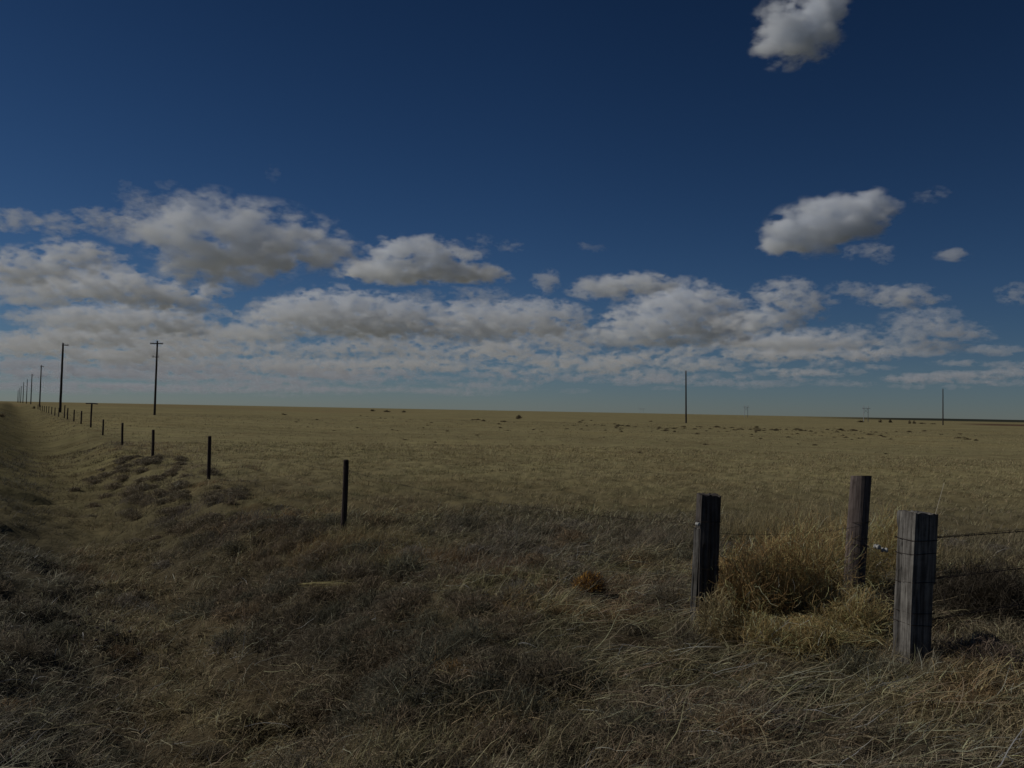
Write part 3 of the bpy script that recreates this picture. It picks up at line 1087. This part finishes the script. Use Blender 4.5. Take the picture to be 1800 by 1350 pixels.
def cloud(label, puffs, den=4.0, nsz=42, base=None, name='cloud', kind=None, amp=6.8):
    cx = sum(p[0] for p in puffs) / len(puffs)
    cy = sum(p[1] for p in puffs) / len(puffs)
    D = CH / ((horizon(cx) - (base or cy)) / F)
    pos = at_y(cx, cy, D)
    o = empty(name, pos)
    if kind: tag(o, kind=kind)
    else: tag(o, label, 'cloud', 'scattered cumulus clouds')
    for i, (px, py, rx, ry) in enumerate(puffs):
        puff(o, px, py, rx, ry, D * (1 + .004 * i), den, nsz, pos, amp)
    return o


cloud('bright cumulus puff at the very top right of the sky', [(1375, 60, 48, 42), (1425, 45, 48, 48), (1455, 12, 38, 34), (1402, 78, 32, 14)], 4.5, 46, amp=4.2)
cloud('slanting grey white cloud high on the right', [(1385, 415, 44, 26), (1430, 400, 60, 34), (1490, 385, 62, 32), (1530, 370, 44, 26), (1365, 436, 34, 10)], 4, 46, amp=3.8)
cloud('small hooked wisp below the slanting right cloud', [(1525, 440, 34, 8), (1552, 446, 18, 14), (1490, 448, 12, 8)], 2, 26)
cloud('small flat oval wisp near the right edge', [(1675, 448, 30, 8)], 2.5, 26, amp=4.2)
cloud('faint torn wisp high near the right edge', [(1630, 346, 26, 8), (1650, 338, 18, 8)], .9, 20)
cloud('faint speck of cloud high above the left bank', [(481, 305, 12, 12)], .8, 18)
cloud('large flat grey bottomed cumulus at upper left', [(290, 390, 70, 28), (370, 400, 90, 44), (460, 420, 90, 44), (540, 430, 70, 34), (590, 445, 42, 24), (400, 455, 110, 34), (350, 470, 60, 26), (260, 405, 60, 22)], 3.0, 48, 440, amp=6)
cloud('ragged shreds above the large upper left cumulus', [(235, 345, 28, 12), (275, 355, 34, 12), (295, 325, 20, 6), (218, 323, 12, 6)], 1.2, 22)
cloud('small cloud at the left edge, highest of its row', [(22, 386, 42, 16)], 2.6, 28)
cloud('small ragged cloud just right of the left edge one', [(102, 394, 38, 16)], 2.6, 26)
cloud('thin wispy cloud left of the large upper cumulus', [(172, 376, 38, 9), (165, 395, 22, 14), (200, 398, 34, 14)], 2.2, 26)
cloud('two layered narrow cloud in the middle left sky', [(690, 445, 42, 20), (740, 440, 60, 18), (800, 448, 42, 10), (690, 476, 84, 18), (780, 476, 80, 16), (850, 484, 44, 12), (640, 478, 36, 12)], 4, 34, amp=5.2)
cloud('faint small puffs above the two layered cloud', [(845, 422, 20, 8), (803, 431, 12, 6), (897, 433, 22, 8), (838, 444, 22, 9)], 1.5, 22)
cloud('small square puff alone in the middle sky', [(960, 494, 22, 15)], 3.2, 24, amp=4.2)
cloud('tiny faint wisp in the middle sky', [(1040, 435, 22, 6), (1025, 430, 12, 4)], 1.0, 20)
cloud('broad cloud at the left edge, second row', [(40, 470, 60, 26), (10, 475, 50, 22), (90, 478, 60, 14), (120, 445, 60, 18), (150, 455, 60, 18)], 3.6, 36)
cloud('long grey bank under the large upper left cumulus', [(150, 500, 90, 22), (230, 510, 84, 22), (60, 515, 84, 20), (290, 520, 60, 18), (370, 512, 34, 12), (330, 530, 50, 18), (200, 480, 40, 18)], 4, 38, 505)
cloud('dark bottomed bank above the left utility poles', [(130, 562, 96, 16), (220, 560, 100, 20), (290, 563, 74, 18), (330, 575, 50, 14)], 4, 34)
cloud('round topped cumulus rising left of centre', [(585, 535, 60, 24), (530, 545, 70, 22), (640, 540, 70, 20), (490, 548, 40, 16), (710, 545, 60, 18), (600, 565, 140, 20), (460, 585, 70, 14), (680, 570, 90, 20)], 4.2, 32, 555)
cloud('small slice of cloud above the central bank', [(745, 519, 32, 9), (820, 515, 26, 12), (860, 521, 36, 12)], 1.9, 22)
cloud('central flat based cumulus bank', [(850, 550, 60, 18), (940, 545, 60, 18), (1000, 552, 38, 14), (890, 568, 110, 18), (790, 560, 60, 20), (830, 585, 80, 14), (960, 575, 60, 14)], 4, 30, 560)
cloud('elongated cloud right of the small square puff', [(1060, 508, 52, 15), (1115, 498, 56, 15), (1150, 500, 40, 12)], 3.8, 30, amp=5.2)
cloud('tall dark bottomed cumulus right of centre', [(1200, 525, 60, 26), (1180, 550, 90, 30), (1250, 535, 56, 20), (1130, 575, 80, 20), (1100, 595, 80, 14), (1270, 560, 60, 18), (1220, 585, 90, 18), (1290, 525, 22, 5)], 4.2, 34, 560)
cloud('stacked cumulus in front of the right sky', [(1380, 512, 44, 18), (1350, 525, 34, 14), (1410, 530, 48, 16), (1390, 550, 50, 18), (1340, 565, 60, 16), (1300, 570, 50, 14)], 3.8, 30)
cloud('thin pair of puffs right of the stacked cumulus', [(1495, 508, 34, 10), (1560, 520, 50, 14), (1600, 515, 36, 14), (1640, 525, 26, 8), (1590, 530, 50, 10)], 2.6, 26)
cloud('dim layered cloud near the right edge', [(1600, 562, 44, 14), (1650, 555, 34, 14), (1620, 585, 60, 14), (1680, 580, 48, 14), (1600, 608, 60, 12), (1660, 610, 44, 8), (1700, 590, 44, 8)], 2.6, 26)
cloud('small cloud cut by the right edge', [(1785, 516, 28, 14)], 2.6, 26)
cloud('long low cloud above the bare middle pole', [(1350, 600, 60, 14), (1420, 595, 60, 14), (1500, 592, 44, 16), (1290, 602, 44, 12), (1400, 605, 120, 9)], 3.4, 26)
# the receding bank towards the horizon
rb = random.Random(5)
bank = []
for (x0, x1, y0, y1, cnt, ws, hs_) in [(0, 420, 585, 612, 15, 62, 13), (420, 1020, 590, 618, 15, 58, 13), (0, 1030, 620, 646, 26, 50, 9), (960, 1260, 636, 655, 8, 42, 9),
                                       (1300, 1560, 618, 632, 6, 40, 8), (1320, 1480, 652, 662, 5, 30, 6), (1570, 1800, 652, 668, 8, 42, 6), (640, 1240, 660, 676, 12, 28, 5),
                                       (0, 640, 652, 676, 30, 60, 6), (20, 420, 612, 635, 16, 55, 10), (0, 700, 640, 660, 28, 44, 7), (1050, 1300, 610, 640, 8, 30, 7), (0, 900, 674, 690, 22, 60, 4), (400, 1000, 640, 664, 22, 30, 6),
                                       (1000, 1800, 664, 684, 16, 34, 4), (500, 1320, 645, 690, 34, 34, 5), (0, 520, 676, 695, 16, 70, 4), (1300, 1800, 600, 650, 10, 34, 7), (1240, 1560, 640, 655, 6, 26, 5), (760, 1240, 600, 640, 12, 30, 9), (380, 560, 520, 560, 6, 26, 9)]:
    for i in range(cnt):
        t = (i + rb.random()) / cnt
        bank.append((x0 + (x1 - x0) * t, rb.uniform(y0, y1), ws * rb.uniform(.6, 1.35), hs_ * rb.uniform(.7, 1.3)))
bo = empty('cloud_bank', (0, 20000, CH))
tag(bo, 'layered bank of small clouds receding to the horizon', 'cloud bank', kind='stuff')
for (px, py, rx, ry) in bank:
    D = CH / ((horizon(px) - py) / F)
    fade = min(1, max(.25, (horizon(px) - py) / 80))
    puff(bo, px, py, rx, ry, D, 3.6 * fade, 24, Vector((0, 20000, CH)))

# ------------------------------------------------------------------ render settings
sc.cycles.use_denoising = True
sc.cycles.denoiser = 'OPENIMAGEDENOISE'
sc.cycles.max_bounces = 12
sc.cycles.diffuse_bounces = 3
sc.cycles.transparent_max_bounces = 16
sc.cycles.volume_bounces = 12
sc.cycles.volume_max_steps = 160
sc.cycles.volume_step_rate = .5
sc.view_settings.view_transform = 'Standard'
sc.view_settings.look = 'None'
sc.view_settings.exposure = -1.2
sc.view_settings.gamma = 1
